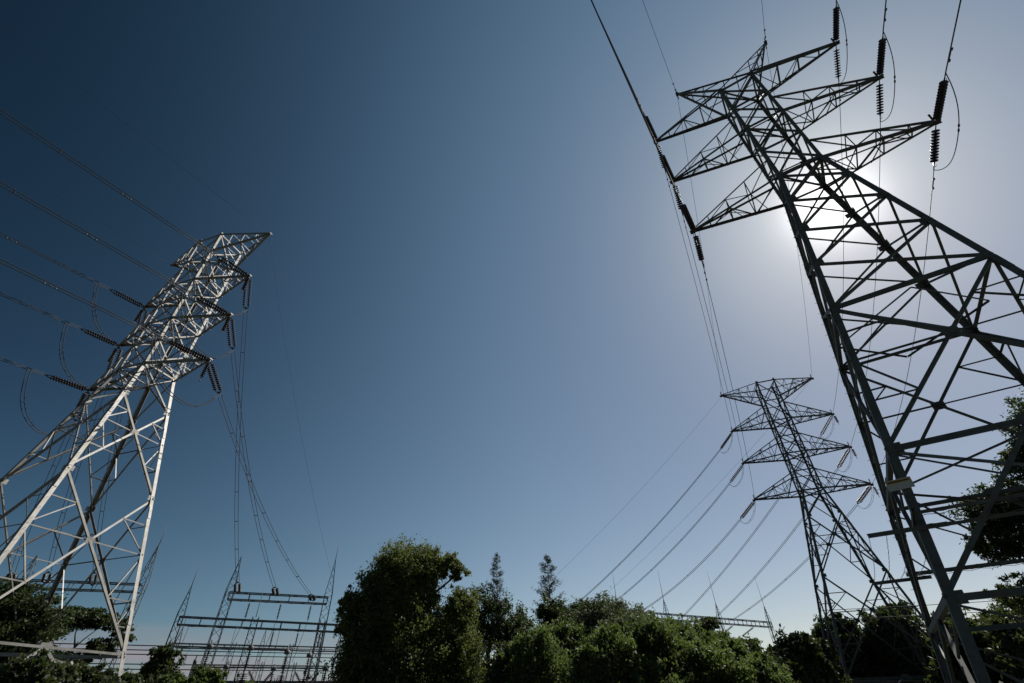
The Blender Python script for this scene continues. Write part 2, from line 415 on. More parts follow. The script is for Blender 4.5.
def sign(T, n, z):
    c = T.C(n, z); d = (T.C(n, z + 1) - T.C(n, z)).normalized(); f = Vector((0, 0, 1.6)) - c; f.z = 0; f.normalize(); r = Vector((0, 0, 1)).cross(f)
    c = c + f * .16
    mb = MB(); mb.box(c, r * .42, f * .015, Vector((0, 0, .2))); s = mb.build('warning_sign', SIGNW, T.root)
    mb = MB(); mb.box(c + f * .02 + Vector((0, 0, .11)), r * .4, f * .004, Vector((0, 0, .06))); mb.build('sign_band', SIGNY, s)
    mb = MB()
    x = -.42
    rnd = random.Random(4)
    mb.box(c + f * .027 + Vector((0, 0, .11)), r * .34, f * .002, Vector((0, 0, .025)))
    mb.build('sign_stripe', SIGNK, s)
sign(T1, 'FL', 8.35)

# ------------------------------------------------------------------ insulators, conductors
def string_mesh(a, b, r, pitch, k=14):
    L = (Vector(b) - Vector(a)).length; n = max(3, int((L - .1) / pitch)); mb = MB(); pr = [(0, .03)]
    for i in range(n):
        t0 = (.05 + i * pitch) / L; s = pitch / L
        pr += [(t0, .035), (t0 + s * .12, .07), (t0 + s * .3, r * .6), (t0 + s * .45, r), (t0 + s * .55, r * .97), (t0 + s * .6, r * .35), (t0 + s * .95, .06)]
    pr += [(1, .03)]
    mb.lathe(a, b, pr, k); return mb
ARMN = {0: 'lowest', 1: 'middle', 2: 'top'}
def insulator(P, d, L, twin, r, pitch, M, label, group, sep=.5, fit=.35):
    """strain string of porcelain discs; returns end point of the fittings"""
    d = Vector(d).normalized(); P = Vector(P); root = empty('insulator_string', P, label, 'insulator', group)
    s = d.cross(Vector((0, 0, 1))).normalized(); E = P + d * L
    a, b = P + d * fit, E - d * fit
    if twin:
        for q in (-1, 1): string_mesh(a + s * q * sep / 2, b + s * q * sep / 2, r, pitch).build('disc_stack', M, root)
        nn = d.cross(s)
        for c, t in ((a, -1), (b, 1)):
            mb = MB()
            vs = [c + s * (sep * .62) , c - s * (sep * .62), c + d * (.3 * t)]
            vs = [x + nn * .012 for x in vs] + [x - nn * .012 for x in vs]
            mb.add(vs, [(0, 1, 2), (5, 4, 3), (0, 3, 4, 1), (1, 4, 5, 2), (2, 5, 3, 0)])
            mb.tube([P, a] if t < 0 else [b, E], .03); mb.build('yoke_plate', FIT, root)
    else:
        string_mesh(a, b, r, pitch).build('disc_stack', M, root)
        mb = MB(); mb.tube([P, P + d * fit * .5, a], .035); mb.build('end_fitting', FIT, root); mb = MB(); mb.tube([b, E], .035); nn = d.cross(s)
        # arcing horns
        mb.tube([b, b + nn * .18 + d * .05, b + nn * .3 - d * .15], .014, 5)
        mb.build('end_fitting', FIT, root)
    return E
def curve_pts(P, Q, sag, n=40):
    P, Q = Vector(P), Vector(Q); out = []
    for i in range(n + 1):
        t = i / n; x = lerp(P, Q, t); x.z -= 4 * sag * t * (1 - t); out.append(x)
    return out
def conductor(P, Q, sag, r, twin, label, group, sep=.4, n=40, damp=(), spac=9., name='conductor', cat='power line'):
    pts = curve_pts(P, Q, sag, n)
    if not twin:
        mb = MB(); mb.tube(pts, r, 5)
        if not damp:
            o = mb.build(name, ALU); tag(o, label, cat, group); return o
        root = empty(name, P, label, cat, group); mb.build('wire', ALU, root)
    else:
        root = empty(name, P, label, cat, group); s = (Vector(Q) - Vector(P)).cross(Vector((0, 0, 1))).normalized() * (sep / 2)
        for q in (-1, 1):
            mb = MB(); mb.tube([p + s * q for p in pts], r, 5); mb.build('wire', ALU, root)
        L = (Vector(Q) - Vector(P)).length; m = max(2, int(L / spac)); 
        for k in range(1, min(m, 14)):
            t = (k + .15 * math.sin(k * 5.)) / m; x = lerp(P, Q, t); x.z -= 4 * sag * t * (1 - t)
            mb = MB(); mb.tube([x - s * 1.1, x + s * 1.1], .045, 5); mb.build('spacer', FIT, root)
    for k in damp:
        dd = (pts[1] - pts[0]).normalized(); x = pts[0] + dd * k; mb = MB(); z = Vector((0, 0, -.09))
        mb.tube([x - dd * .35 + z, x + dd * .35 + z], .018, 5)
        for q in (-1, 1): mb.lathe(x + z + dd * (.28 * q), x + z + dd * (.45 * q), [(0, .02), (.1, .07), (.9, .07), (1, .02)], 8)
        mb.tube([x, x + z], .03, 5)
        mb.build('vibration_damper', FIT, root)
    return root
def jumper(A, B, drop, r, twin, label, group, sep=.4, out=None):
    A, B = Vector(A), Vector(B); n = 20; pts = []
    for i in range(n + 1):
        t = i / n; s = 1 - (2 * t - 1) ** 4 * .55 - (2 * t - 1) ** 2 * .45
        x = lerp(A, B, t); x.z -= drop * s; pts.append(x)
    if twin:
        s = (B - A).cross(Vector((0, 0, 1))).normalized() * (sep / 2); root = empty('jumper_loop', A, label, 'jumper cable', group)
        for q in (-1, 1):
            mb = MB(); mb.tube([p + s * q for p in pts], r, 5); mb.build('wire', ALU, root)
        for k in (4, 10, 16): mb = MB(); mb.tube([pts[k] - s * 1.1, pts[k] + s * 1.1], .028, 5); mb.build('spacer', FIT, root)
    else:
        root = empty('jumper_loop', A, label, 'jumper cable', group); mb = MB(); mb.tube(pts, r, 5); mb.build('wire', ALU, root)
        mb = MB(); p = pts[7]; q = pts[8]; d = (q - p).normalized(); mb.lathe(p, p + d * .55, [(0, .02), (.1, .06), (.35, .06), (.4, .03), (.6, .03), (.65, .06), (.9, .06), (1, .02)], 8)
        mb.build('wire_joint', FIT, root)
def azdir(az, slope): return Vector((math.sin(R(az)), math.cos(R(az)), slope)).normalized()
SIDE = {'L': 'left', 'R': 'right'}

# big dark pylon: spans overhead and on to the smaller one
for k in (2, 1, 0):
    for side in 'LR':
        P = T1.tip[(k, side)]; Q = T3.tip[(k, side)]
        az = {'L': (212.82, 213.2, 213.68)[k], 'R': 208.7}[side]; L = 3.3
        w = '%s %s arm of the big dark pylon' % (ARMN[k], SIDE[side])
        dn = azdir(az, -.05)
        En = insulator(P, dn, 3.7, False, .235, .21, PORC, 'thick near-side insulator on the ' + w, 'insulators on the huge dark pylon')
        Pf = P + (Q - P).normalized() * 3.3; df = ((Q - P).normalized() + Vector((0, 0, -.2))).normalized()
        Ef = insulator(P, df, L, False, .235, .21, PORC, 'slim far-side insulator on the ' + w, 'insulators on the huge dark pylon')
        conductor(En, En + Vector((math.sin(R(az)) * 160, math.cos(R(az)) * 160, -4)), 2.0, .04, False, 'dark overhead wire leaving the frame from the ' + w, 'wires overhead from the huge dark pylon', damp=(1.2,))
        T1.__dict__.setdefault('far', {})[(k, side)] = Ef
        jumper(En, Ef, 1.9 + .35 * k * (1 if side == 'L' else -.3), .028, False, 'thin hanging loop of cable under the ' + w, 'jumper loops on the huge dark pylon')
for side in 'LR':
    P = T1.tip[('e', side)]; Q = T3.tip[('e', side)]; az = {'L': 213.0, 'R': 209.0}[side]
    conductor(P, P + Vector((math.sin(R(az)) * 150, math.cos(R(az)) * 150, -4)), 3.5, .018, False, 'thin earth wire going overhead from the %s peak of the huge dark pylon' % SIDE[side], 'earth wires', name='earth_wire', damp=(1.0,))
    conductor(P, Q, 1.5, .018, False, 'thin earth wire from the %s peak of the huge dark pylon to the smaller pylon' % SIDE[side], 'earth wires', name='earth_wire')

# smaller pylon: strings, jumpers and slack spans to the gantry behind the bushes
LAND3 = {(2, 'L'): (8.96, 88.52), (1, 'L'): (14.7, 91.4), (0, 'L'): (21.2, 96.9), (2, 'R'): (30.9, 101.5), (1, 'R'): (37.9, 105.0), (0, 'R'): (42.2, 107.2)}
for k in (2, 1, 0):
    for side in 'LR':
        P = T3.tip[(k, side)]; x, y = LAND3[(k, side)]; Q = Vector((x, y, 15.6))
        w = '%s %s arm of the smaller right-hand pylon' % (ARMN[k], SIDE[side])
        d = (Q - P).normalized(); d = (d + Vector((0, 0, -.16))).normalized()
        Ef = insulator(P, d, 4.0, True, .19, .24, PORC_R, 'reddish twin insulators slanting from the ' + w, 'twin insulators on the smaller pylon')
        conductor(Ef, Q, 1.1, .034, True, 'twin wire to the gantry from the ' + w, 'twin wires down to the right-hand gantry', sep=.38, spac=6)
        A = T1.far[(k, side)]; dn = (A - P).normalized(); dn = (dn + Vector((0, 0, -.05))).normalized()
        En = P + dn * 1.2
        mb = MB(); mb.tube([P, En], .05); 
        conductor(A, P, 2.1, .024, False, 'wire from the big pylon to the ' + w, 'wires between the two right-hand pylons', damp=(1.0,))
        if side == 'R': insulator(P + T3.u * (.2 if side == 'R' else -.2), Vector((0, 0, -1)), 1.9, False, .2, .2, PORC, 'short hanging insulator below the ' + w, 'hanging insulators on the smaller pylon', fit=.2)
        jumper(Ef, P + (A - P).normalized() * .6, 1.6, .02, True, 'faint cable loop under the ' + w, 'jumper loops on the smaller pylon', sep=.3)
for side, q in (('L', (3.0, 84.0, 17.)), ('R', (14.0, 91.0, 17.))):
    conductor(T3.tip[('e', side)], q, 1.0, .014, False, 'very thin earth wire running down left from the %s peak arm of the smaller pylon' % SIDE[side], 'earth wires', name='earth_wire')

# left sunlit pylon
LAND2 = {(2, 'R'): (-38.69, 70.77), (1, 'R'): (-34.47, 73.49), (0, 'R'): (-30.61, 77.57), (2, 'L'): (-54.2, 64.5), (1, 'L'): (-58.9, 62.9), (0, 'L'): (-62.5, 61.8)}
for k in (2, 1, 0):
    for side in 'LR':
        P = T2.tip[(k, side)]; x, y = LAND2[(k, side)]; Q = Vector((x, y, 15.6))
        w = '%s %s arm of the sunlit left pylon' % (ARMN[k], SIDE[side])
        En = insulator(P, azdir(207, -.07), 4.0, True, .2, .23, PORC, 'twin insulators reaching left from the ' + w, 'insulators on the sunlit pylon')
        hd = (Q - P); hd.z = 0; hl = hd.length; sl_ = (Q - P).z / hl - 4 * 1.6 / hl
        df = Vector((hd.x / hl, hd.y / hl, sl_)).normalized()
        Ef = insulator(P, df, 3.9, True, .2, .23, PORC, 'twin insulators hanging steeply from the ' + w, 'insulators on the sunlit pylon')
        conductor(En, En + Vector((math.sin(R(207)) * 200, math.cos(R(207)) * 200, -5)), 3.0, .04, True, 'twin wire crossing the sky from the ' + w, 'twin wires of the sunlit pylon', damp=(9.,), spac=16)
        e2 = 3.2
        if side == 'R':
            S = Q - (Q - Ef).normalized() * 1.9
            conductor(Ef, S, 1.5, .03, True, 'twin wire dropping from the ' + w, 'twin wires down to the left substation', spac=5)
            insulator(Q, (S - Q).normalized() + Vector((0, 0, 0.0)), 1.9, True, .2, .2, PORC, 'gantry insulators ending the wire of the ' + w, 'insulators on substation gantries', sep=.55, fit=.25)
        else:
            S = Q - (Q - Ef).normalized() * 1.9
            conductor(Ef, S, 1.5, .03, True, 'twin wire dropping behind from the ' + w, 'twin wires down to the left substation', spac=5)
            insulator(Q, (S - Q).normalized(), 1.9, True, .2, .2, PORC, 'leftmost gantry insulators ending the wire of the ' + w, 'insulators on substation gantries', sep=.55, fit=.25)
        insulator(P + T2.u * (.15 if side == 'R' else -.15) - Vector((0, 0, .1)), Vector((0, 0, -1)), 2.4, False, .18, .2, PORC, 'short insulator hanging straight down from the ' + w, 'hanging insulators on the sunlit pylon', fit=.25)
        jumper(En + azdir(207, -.04) * 1.2, Ef, 3.4, .036, True, 'hanging twin cable loop under the ' + w, 'jumper loops on the sunlit pylon')
for side in 'LR':
    P = T2.tip[('e', side)]
    conductor(P, P + Vector((math.sin(R(206.5)) * 200, math.cos(R(206.5)) * 200, -5)), 3.0, .014, False, 'thin earth wire crossing the sky from the %s peak arm of the sunlit pylon' % SIDE[side], 'earth wires', name='earth_wire')
conductor(T2.tip[('e', 'R')], (-28.3, 77.2, 18.5), 1.5, .012, False, 'hair-thin earth wire falling from the sunlit pylon to the substation mast', 'earth wires', name='earth_wire')

# ------------------------------------------------------------------ substation
def lattice_bar(mb, a, b, s1, s2, w, bays, ch=.09, br=.05):
    """square lattice column or beam from a to b, half widths s1 -> s2"""
    a, b = Vector(a), Vector(b); d = (b - a).normalized(); x = Vector((0, 0, 1)).cross(d)
    x = Vector(w).normalized() if x.length < .3 else x.normalized(); y = d.cross(x)
    def c(i, t): q = [(1, 1), (-1, 1), (-1, -1), (1, -1)][i % 4]; s = s1 + (s2 - s1) * t; return lerp(a, b, t) + x * (q[0] * s) + y * (q[1] * s)
    for i in range(4):
        q = [(1, 1), (-1, 1), (-1, -1), (1, -1)][i]
        mb.legang(c(i, 0), c(i, 1), x * -q[0], y * -q[1], ch, ch * .2)
        n = (c(i, 0) + c(i + 1, 0)) / 2 - a
        n = n.normalized() if n.length > 1e-4 else x
        for k in range(bays):
            t0, t1 = k / bays, (k + 1) / bays
            p, q2 = (c(i, t0), c(i + 1, t1)) if k % 2 else (c(i + 1, t0), c(i, t1))
            mb.angle(p, q2, n, br, off=-.01)
def gantry(label, base_a, base_b, H, cols, spires, name='substation_gantry', bw=.5, cw=.55, rods=None, M=STEEL_SUB, deep=.5):
    A, B = Vector((*base_a, 0)), Vector((*base_b, 0)); e = (B - A).normalized(); nrm = Vector((0, 0, 1)).cross(e)
    root = empty(name, A, label, 'gantry', 'steel gantries of the substation')
    for k, t in enumerate(cols):
        p = lerp(A, B, t); mb = MB()
        top = p + Vector((0, 0, H + .35))
        lattice_bar(mb, p, top, cw * 1.25, cw, e, int(H / 1.1))
        c = mb.build('column', M, root)
        if spires and spires[k] > 0:
            mb = MB(); lattice_bar(mb, top, top + Vector((0, 0, spires[k])), cw, .04, e, 5, .07, .04); mb.build('spire', M, c)
        if rods and rods[k]:
            z0 = top + Vector((0, 0, spires[k] if spires else 0)); mb = MB(); mb.tube([z0, z0 + Vector((0, 0, rods[k]))], .05, 5, .02); mb.build('lightning_rod', M, c)
    mb = MB(); a, b = lerp(A, B, min(cols)) + Vector((0, 0, H)), lerp(A, B, max(cols)) + Vector((0, 0, H))
    L = (b - a).length; Z = Vector((0, 0, 1))
    for sy in (-1, 1):
        for z in (0, -deep * 2):
            o = nrm * (sy * bw) + Z * z
            mb.angle(a + o, b + o, Z if z == 0 else -Z, .15)
        n = int(L / 2.4)
        for k in range(n + 1):
            p = lerp(a, b, k / n) + nrm * (sy * bw); mb.angle(p, p - Z * deep * 2, nrm * sy, .09)
    n = int(L / 1.6)
    for k in range(n):
        s = 1 if k % 2 else -1
        for z in (0, -deep * 2): mb.angle(lerp(a, b, k / n) + nrm * (bw * s) + Z * z, lerp(a, b, (k + 1) / n) - nrm * (bw * s) + Z * z, Z, .05)
    mb.build('beam', M, root)
    return root, A, B, e
def hang(P, L, label, r=.16):
    insulator(P, (0, 0, -1), L, False, r, .17, PORC, label, 'insulators on substation gantries', fit=.15)
gantry('tall two-column gantry in the left substation, its beam taking three falling wires', (-40.5, 72.07), (-28.36, 77.11), 16, (0, 1), (4.3, 4.8), rods=(0, 2.5))
words = ('left', 'middle', 'right')
for t, w_ in zip((.22, .53, .84), words):
    p = lerp((-40.5, 72.07, 14.9), (-28.36, 77.11, 14.9), t); hang(p, 2.1, 'short dark insulator under the tall substation beam, the %s of three' % w_)
    mb = MB(); mb.tube(curve_pts(p - Vector((0, 0, 2.1)), p + Vector((.6, -3.6, -7.2)), 0.3, 10), .03, 5); tag(mb.build('dropper_wire', ALU), 'wire dropping from the %s short insulator of the tall substation beam' % w_, 'power line', 'dropper wires in the substation')
gantry('lower wide substation gantry crossing behind the tall one to the big tree', (-43.2, 67.3), (-22.0, 79.1), 12.4, (0, .36, .72, 1), (3.2, 0, 0, 3.0), rods=(2.8, 3.5, 0, 2), cw=.42)
for t, w_ in zip((.47, .6, .72), words):
    p = lerp((-43.2, 67.3, 11.3), (-22.0, 79.1, 11.3), t); hang(p, 2.0, 'dark insulator hanging under the lower wide beam, the %s of three' % w_)
gantry('leftmost substation gantry seen through the legs of the sunlit pylon', (-66.0, 60.7), (-49.07, 69.09 - 3.0), 16, (0, .28, 1), (2.5, 2.5, 4.6), rods=(0, 0, 2.6))
gantry('small low gantry furthest back among the busbars', (-57.5, 90.0), (-41.0, 98.5), 12.2, (0, .5, 1), None, cw=.35, bw=.3, deep=.25)
gantry('right-hand gantry rising above the bushes with tall lightning rods', (15.0, 93.0), (52.45, 113.46), 16, (0, .07, .336, .66, 1.0), (0, 1.6, 2.0, 2.2, 2.6), rods=(0, 4.5, 5.2, 6.0, 6.0), cw=.34)
for t, w_ in zip((.58, .74, .88), words):
    p = lerp((15.0, 93.0, 14.9), (52.45, 113.46, 14.9), t)
    insulator(p, (-.75, .2, -.42), 3.2, False, .2, .18, PORC, 'slanting insulator below the right-hand gantry beam, the %s of three' % w_, 'insulators on substation gantries', fit=.2)
# busbars: long horizontal tubes carried on post insulators
def busbar(a, b, z, r, label):
    mb = MB(); mb.tube([Vector((*a, z)), Vector((*b, z))], r, 8)
    tag(mb.build('busbar', ALU), label, 'busbar', 'horizontal busbars of the substation')
bb = [((-72, 62), (-20, 86), 9.9, 'highest of the thin horizontal busbars across the left substation'),
      ((-73, 64), (-21, 88), 9.6, 'second highest busbar across the left substation'),
      ((-74, 66), (-22, 90), 9.3, 'third highest busbar across the left substation'),
      ((-72, 62.5), (-20, 86.5), 7.9, 'fourth highest busbar across the left substation'),
      ((-73, 64.5), (-21, 88.5), 7.5, 'fifth highest busbar across the left substation'),
      ((-70, 58), (-19, 82), 5.2, 'lowest horizontal busbar near the base of the left substation')]
for a, b, z, l in bb: busbar(a, b, z, .06, l)
def post_ins(x, y, h, lean, label, r=.34):
    root = empty('post_insulator', (x, y, 0), label, 'post insulator', 'post insulators of the substation')
    mb = MB(); lattice_bar(mb, (x, y, 0), (x, y, h * .45), .3, .25, (1, 0, 0), 4, .08, .05); mb.build('support_stand', STEEL_SUB, root)
    string_mesh((x, y, h * .45), (x, y, h * .68), r * 1.6, .2).build('porcelain_column', PORC, root); string_mesh((x, y, h * .68), (x, y, h * .9), r * .8, .2).build('porcelain_column', PORC, root)
    mb = MB(); mb.lathe((x, y, h * .9), (x, y, h), [(0, .12), (.05, r * 1.0), (.5, r * 1.0), (.55, .1), (1, .08)], 10); mb.build('terminal_cap', FIT, root)
px = [(-37.6, 66.5, 9.6), (-33.6, 68.6, 9.6), (-29.9, 70.9, 9.3), (-27.2, 71.6, 8.9), (-25.0, 72.4, 7.4), (-36.2, 69.0, 7.6), (-31.8, 72.5, 7.5), (-28.0, 75.0, 6.6)]
pw = ['tall ribbed post insulator, leftmost of the tall ones', 'tall ribbed post insulator, second of the tall ones from the left', 'tall ribbed post insulator, third of the tall ones from the left', 'tall ribbed post insulator, rightmost of the tall ones beside the big tree',
      'short ribbed post insulator at the edge of the big tree', 'shorter ribbed post insulator behind the leftmost tall one', 'shorter ribbed post insulator behind the second tall one', 'lowest ribbed post insulator at the right end of the substation']
for (x, y, h), l in zip(px, pw): post_ins(x, y, h, 0, l)
for i, (x, y, h, l) in enumerate([(-46.5, 74.5, 6.9, 'short ribbed post insulator left of the lower wide gantry columns'), (-43.2, 77.0, 7.2, 'short ribbed post insulator between the two columns of the tall gantry, left one'), (-39.4, 79.0, 7.4, 'short ribbed post insulator between the two columns of the tall gantry, right one'),
        (-41.0, 70.2, 8.4, 'ribbed post insulator beside the left column of the tall gantry'), (-30.5, 80.0, 7.6, 'distant ribbed post insulator behind the right column of the tall gantry')]): post_ins(x, y, h, 0, l, .22)
gantry('plain far gantry of three slim columns behind the low one', (-61.0, 97.0), (-36.0, 109.0), 13.0, (0, .5, 1), (2.2, 2.2, 2.2), cw=.35, bw=.3, rods=(2, 0, 3), deep=.4)
gantry('narrow disconnector frame low behind the tall ribbed insulators', (-47.0, 80.5), (-30.5, 88.0), 8.4, (0, .25, .5, .75, 1), None, cw=.22, bw=.25, deep=.2)
gantry('lowest disconnector frame in front of the beige building', (-49.5, 76.0), (-26.0, 86.5), 6.3, (0, .2, .4, .6, .8, 1), None, cw=.2, bw=.25, deep=.15)
for i in range(9):
    t = (i + .5) / 9; a = Vector((-57.5, 90.0, 11.7)).lerp(Vector((-41.0, 98.5, 11.7)), t) if i % 2 else Vector((-43.2, 67.3, 11.3)).lerp(Vector((-22.0, 79.1, 11.3)), t)
    b = a + Vector((.8, -1.5 if i % 2 == 0 else -6, -(2.4 + (i % 3) * 1.6)))
    mb = MB(); mb.tube(curve_pts(a, b, .35, 8), .028, 5)
    tag(mb.build('dropper_wire', ALU), '%s thin dropper wire from the left, hanging from the %s' % (('first', 'second', 'third', 'fourth', 'fifth', 'sixth', 'seventh', 'eighth', 'ninth')[i], 'small low gantry' if i % 2 else 'lower wide gantry beam'), 'power line', 'dropper wires in the substation')
def breaker(x, y, label):
    root = empty('circuit_breaker', (x, y, 0), label, 'circuit breaker', 'circuit breakers of the substation')
    mb = MB(); lattice_bar(mb, (x, y, 0), (x, y, 4.2), .35, .3, (1, 0, 0), 4, .09, .06); mb.build('support_stand', STEEL_SUB, root)
    mb = MB(); mb.box((x, y, 4.5), (.45, 0, 0), (0, .3, 0), (0, 0, .3)); mb.build('mechanism_box', STEEL_SUB, root)
    for s in (-1, 1):
        d = Vector((s * .62, -.1, .78)); a = Vector((x, y, 4.7)); string_mesh(a, a + d * 2.6, .2, .18).build('slanted_insulator', PORC, root)
breaker(-31.9, 69.6, 'V-shaped circuit breaker between the tall post insulators, left one')
breaker(-27.6, 73.4, 'V-shaped circuit breaker near the big tree, right one')
# control building, mostly hidden behind trees
def building():
    root = empty('control_building', (-44, 92, 0), 'low beige substation building seen behind the gantries', 'building')
    e = Vector((.9, .436, 0)); n = Vector((-.436, .9, 0)); c = Vector((-44, 92, 0)); Z = Vector((0, 0, 1))
    mb = MB(); mb.box(c + Z * 3, e * 13, n * 5, Z * 3); mb.build('wall', WALLM, root)
    mb = MB(); mb.box(c + Z * 6.25, e * 13.5, n * 5.5, Z * .245); mb.build('roof', ROOFM, root)
    for k in range(6):
        mb = MB(); p = c + e * (-10 + 4 * k) - n * 5.02 + Z * 3.6; mb.box(p, e * .8, n * .05, Z * .7); w = mb.build('window', FIT, root)
        mb = MB(); mb.box(p - n * .06, e * .7, n * .01, Z * .6); mb.build('pane', GLASS, w)
building()
# local supply wires passing behind the big pylon
for k, (z, w_) in enumerate(((10.2, 'upper'), (9.3, 'lower'))):
    conductor((34, 60, z), (95, 42, z + 1), .6, .03, False, '%s of two thin supply wires low behind the huge dark pylon' % w_, 'supply wires behind the huge pylon')

# ------------------------------------------------------------------ vegetation
rng = np.random.default_rng(7)
def leaves(name, P, size, M, parent, nrm=None, aspect=.55, droop=0.):
    n = len(P); a = rng.normal(size=(n, 3)); 
    if droop: a[:, 2] -= droop
    a /= np.linalg.norm(a, axis=1)[:, None]
    b = rng.normal(size=(n, 3)); b -= a * (a * b).sum(1)[:, None]; b /= np.linalg.norm(b, axis=1)[:, None]
    s = size * rng.uniform(.6, 1.35, (n, 1)); a = a * s; b = b * s * aspect
    V = np.stack([P - a, P - b * .9 + a * .1, P + a, P + b], 1).reshape(-1, 3)
    off = parent.location; V = V - np.array(off)
    me = bpy.data.meshes.new(name); me.vertices.add(4 * n); me.vertices.foreach_set('co', V.ravel()); me.loops.add(4 * n); me.loops.foreach_set('vertex_index', np.arange(4 * n))
    me.polygons.add(n); me.polygons.foreach_set('loop_start', np.arange(n) * 4); me.polygons.foreach_set('loop_total', np.full(n, 4)); me.update(calc_edges=True)
    me.materials.append(M); o = bpy.data.objects.new(name, me); COL.objects.link(o); o.parent = parent; return o
def blob_points(blobs, n, shell=.55, tuft=.0, tn=0):
    """points through the outer volume of several ellipsoid clumps, gathered into tufts"""
    vol = np.array([b[3] * b[4] * b[5] for b in blobs]) ** (2 / 3.); vol /= vol.sum(); out = []
    for b, f in zip(blobs, vol):
        m = int(n * f) + 1
        nt_ = max(6, m // 55)
        d = rng.normal(size=(nt_, 3)); d /= np.linalg.norm(d, axis=1)[:, None]; r = rng.uniform(shell, 1.05, (nt_, 1)) ** .6
        cen = d * r * (1 + .2 * rng.normal(size=(nt_, 1)))
        idx = rng.integers(0, nt_, m); tr = .19
        p = cen[idx] + rng.normal(size=(m, 3)) * rng.uniform(.05, .17, (nt_, 1))[idx]
        out.append(p * np.array(b[3:6]) + np.array(b[:3]))
    return np.concatenate(out)
def limbs(base, blobs, r, M, parent, seed=0, h0=.35):
    rd = random.Random(seed); mb = MB(); base = Vector(base)
    top = max(b[2] for b in blobs); cx = sum(b[0] for b in blobs) / len(blobs); cy = sum(b[1] for b in blobs) / len(blobs)
    T = Vector((cx * .6 + base.x * .4, cy * .6 + base.y * .4, top * .8)); pts = [base - Vector((0, 0, .2))]
    for k in range(1, 7): t = k / 6; pts.append(lerp(base, T, t) + Vector((rd.uniform(-.2, .2), rd.uniform(-.2, .2), 0)) * (1 if k < 6 else 0))
    mb.tube(pts, r, 9, r * .25)
    for b in blobs:
        c = Vector(b[:3]); t = min(.95, max(h0, (c.z / T.z) - .3)); s = pts[0] + (pts[-1] - pts[0]) * t
        k = t * 6; i = min(5, int(k)); s = lerp(pts[i], pts[i + 1], k - i)
        m = lerp(s, c, .5) + Vector((rd.uniform(-.3, .3), rd.uniform(-.3, .3), -.3))
        mb.tube([s, m, c], r * .4, 6, r * .1)
        for q in range(4):
            e = c + Vector((rd.uniform(-1, 1) * b[3], rd.uniform(-1, 1) * b[4], rd.uniform(-.3, .9) * b[5])) * .8
            mb.tube([lerp(m, c, .6), lerp(c, e, .5), e], r * .15, 4, r * .03)
    mb.build('trunk', M, parent)
def polar(az, D): return D * math.sin(R(az)), D * math.cos(R(az))
def tree(az, D, blobs, n, size, M, label, name='tree', cat='tree', group=None, bark=BARK, r=.3, aspect=.55, shell=.5, droop=0., seed=1):
    """blobs in local frame: (sideways, depth, height, rx, ry, rz), sideways to the right as seen from the viewpoint"""
    x, y = polar(az, D); s = Vector((math.cos(R(az)), -math.sin(R(az)), 0)); f = Vector((math.sin(R(az)), math.cos(R(az)), 0))
    root = empty(name, (x, y, 0), label, cat, group)
    B = [(x + s.x * b[0] + f.x * b[1], y + s.y * b[0] + f.y * b[1], b[2], b[3], b[4], b[5]) for b in blobs]
    leaves('crown', blob_points(B, int(n * 2.2), shell), size * .95, M, root, aspect=aspect, droop=droop); limbs((x, y, 0), B, r, bark, root, seed)
    return root
def auto_blobs(w, h, hb, k, seed, flat=.8):
    rd = random.Random(seed); out = []
    for i in range(k):
        t = (i + .5) / k; z = hb + (h - hb) * (.1 + .78 * t); ww = w / 2 * math.sin(math.pi * (.25 + .62 * t)) 
        a = rd.uniform(0, 6.28) + i * 2.4; rr = rd.uniform(.25, .75) * ww; s = w * rd.uniform(.16, .25)
        out.append((math.cos(a) * rr, math.sin(a) * rr, z, s, s, s * flat))
    out.append((0, 0, (h + hb) / 2, w * .3, w * .3, (h - hb) * .4)); out.append((rd.uniform(-.1, .1) * w, 0, h - w * .17, w * .2, w * .2, w * .17))
    return out
G_T = 'trees along the foot of the picture'
# large olive broadleaf left of centre
tree(-12.6, 43, [(0, 0, 11.1, 2.4, 2.3, 2.1), (1.8, 0, 11.6, 1.5, 1.5, 1.4), (3.6, -.2, 11.8, .95, 1, .8), (4.5, 0, 11.2, .75, .8, .6), (-1.5, 0, 9.9, 1.9, 2, 1.8), (-4.2, 0, 9.0, .7, .8, .8), (-2.5, 0, 7.6, 1.8, 2, 1.9), (-3.9, .2, 7.4, .8, .9, .9),
     (0, -.5, 7.6, 2.3, 2, 2.1), (1.3, 0, 9.3, 1.5, 1.5, 1.4), (4.7, 0, 8.5, 1.3, 1.4, 1.3), (3.7, 0, 6.6, 2, 2, 1.9), (-2.4, 0, 5, 1.8, 2, 2.2), (1, -1, 4.8, 2.6, 2.2, 2.6), (4.6, 0, 4.8, 1.9, 1.8, 2), (-2.6, 0, 2.6, 1.6, 1.7, 2), (2.2, 0, 2.4, 3.4, 2.4, 2.2)],
     110000, .098, LEAF_MAIN, 'large dense olive-green tree with a rounded crown, tallest in the middle', 'broadleaf_tree', group=G_T, r=.45, shell=.45)
tree(-3.2, 50, [(-1.6, 0, 9.6, 2.1, 2, 2.0), (.8, 0, 8.7, 1.9, 2, 2), (2.8, 0, 7.6, 1.8, 2, 2), (-2.6, 0, 7, 1.8, 1.8, 2.6), (0, -.5, 6, 3.2, 2.4, 2.8), (3, 0, 4.8, 2.6, 2, 2.8), (-2, 0, 3.6, 3, 2.4, 2.8), (1.5, 0, 2.6, 4.2, 2.4, 2.6)],
     20000, .13, LEAF_DARK, 'very dark round-topped tree just right of the large olive one', 'broadleaf_tree', group=G_T, r=.32, shell=.45, seed=3)
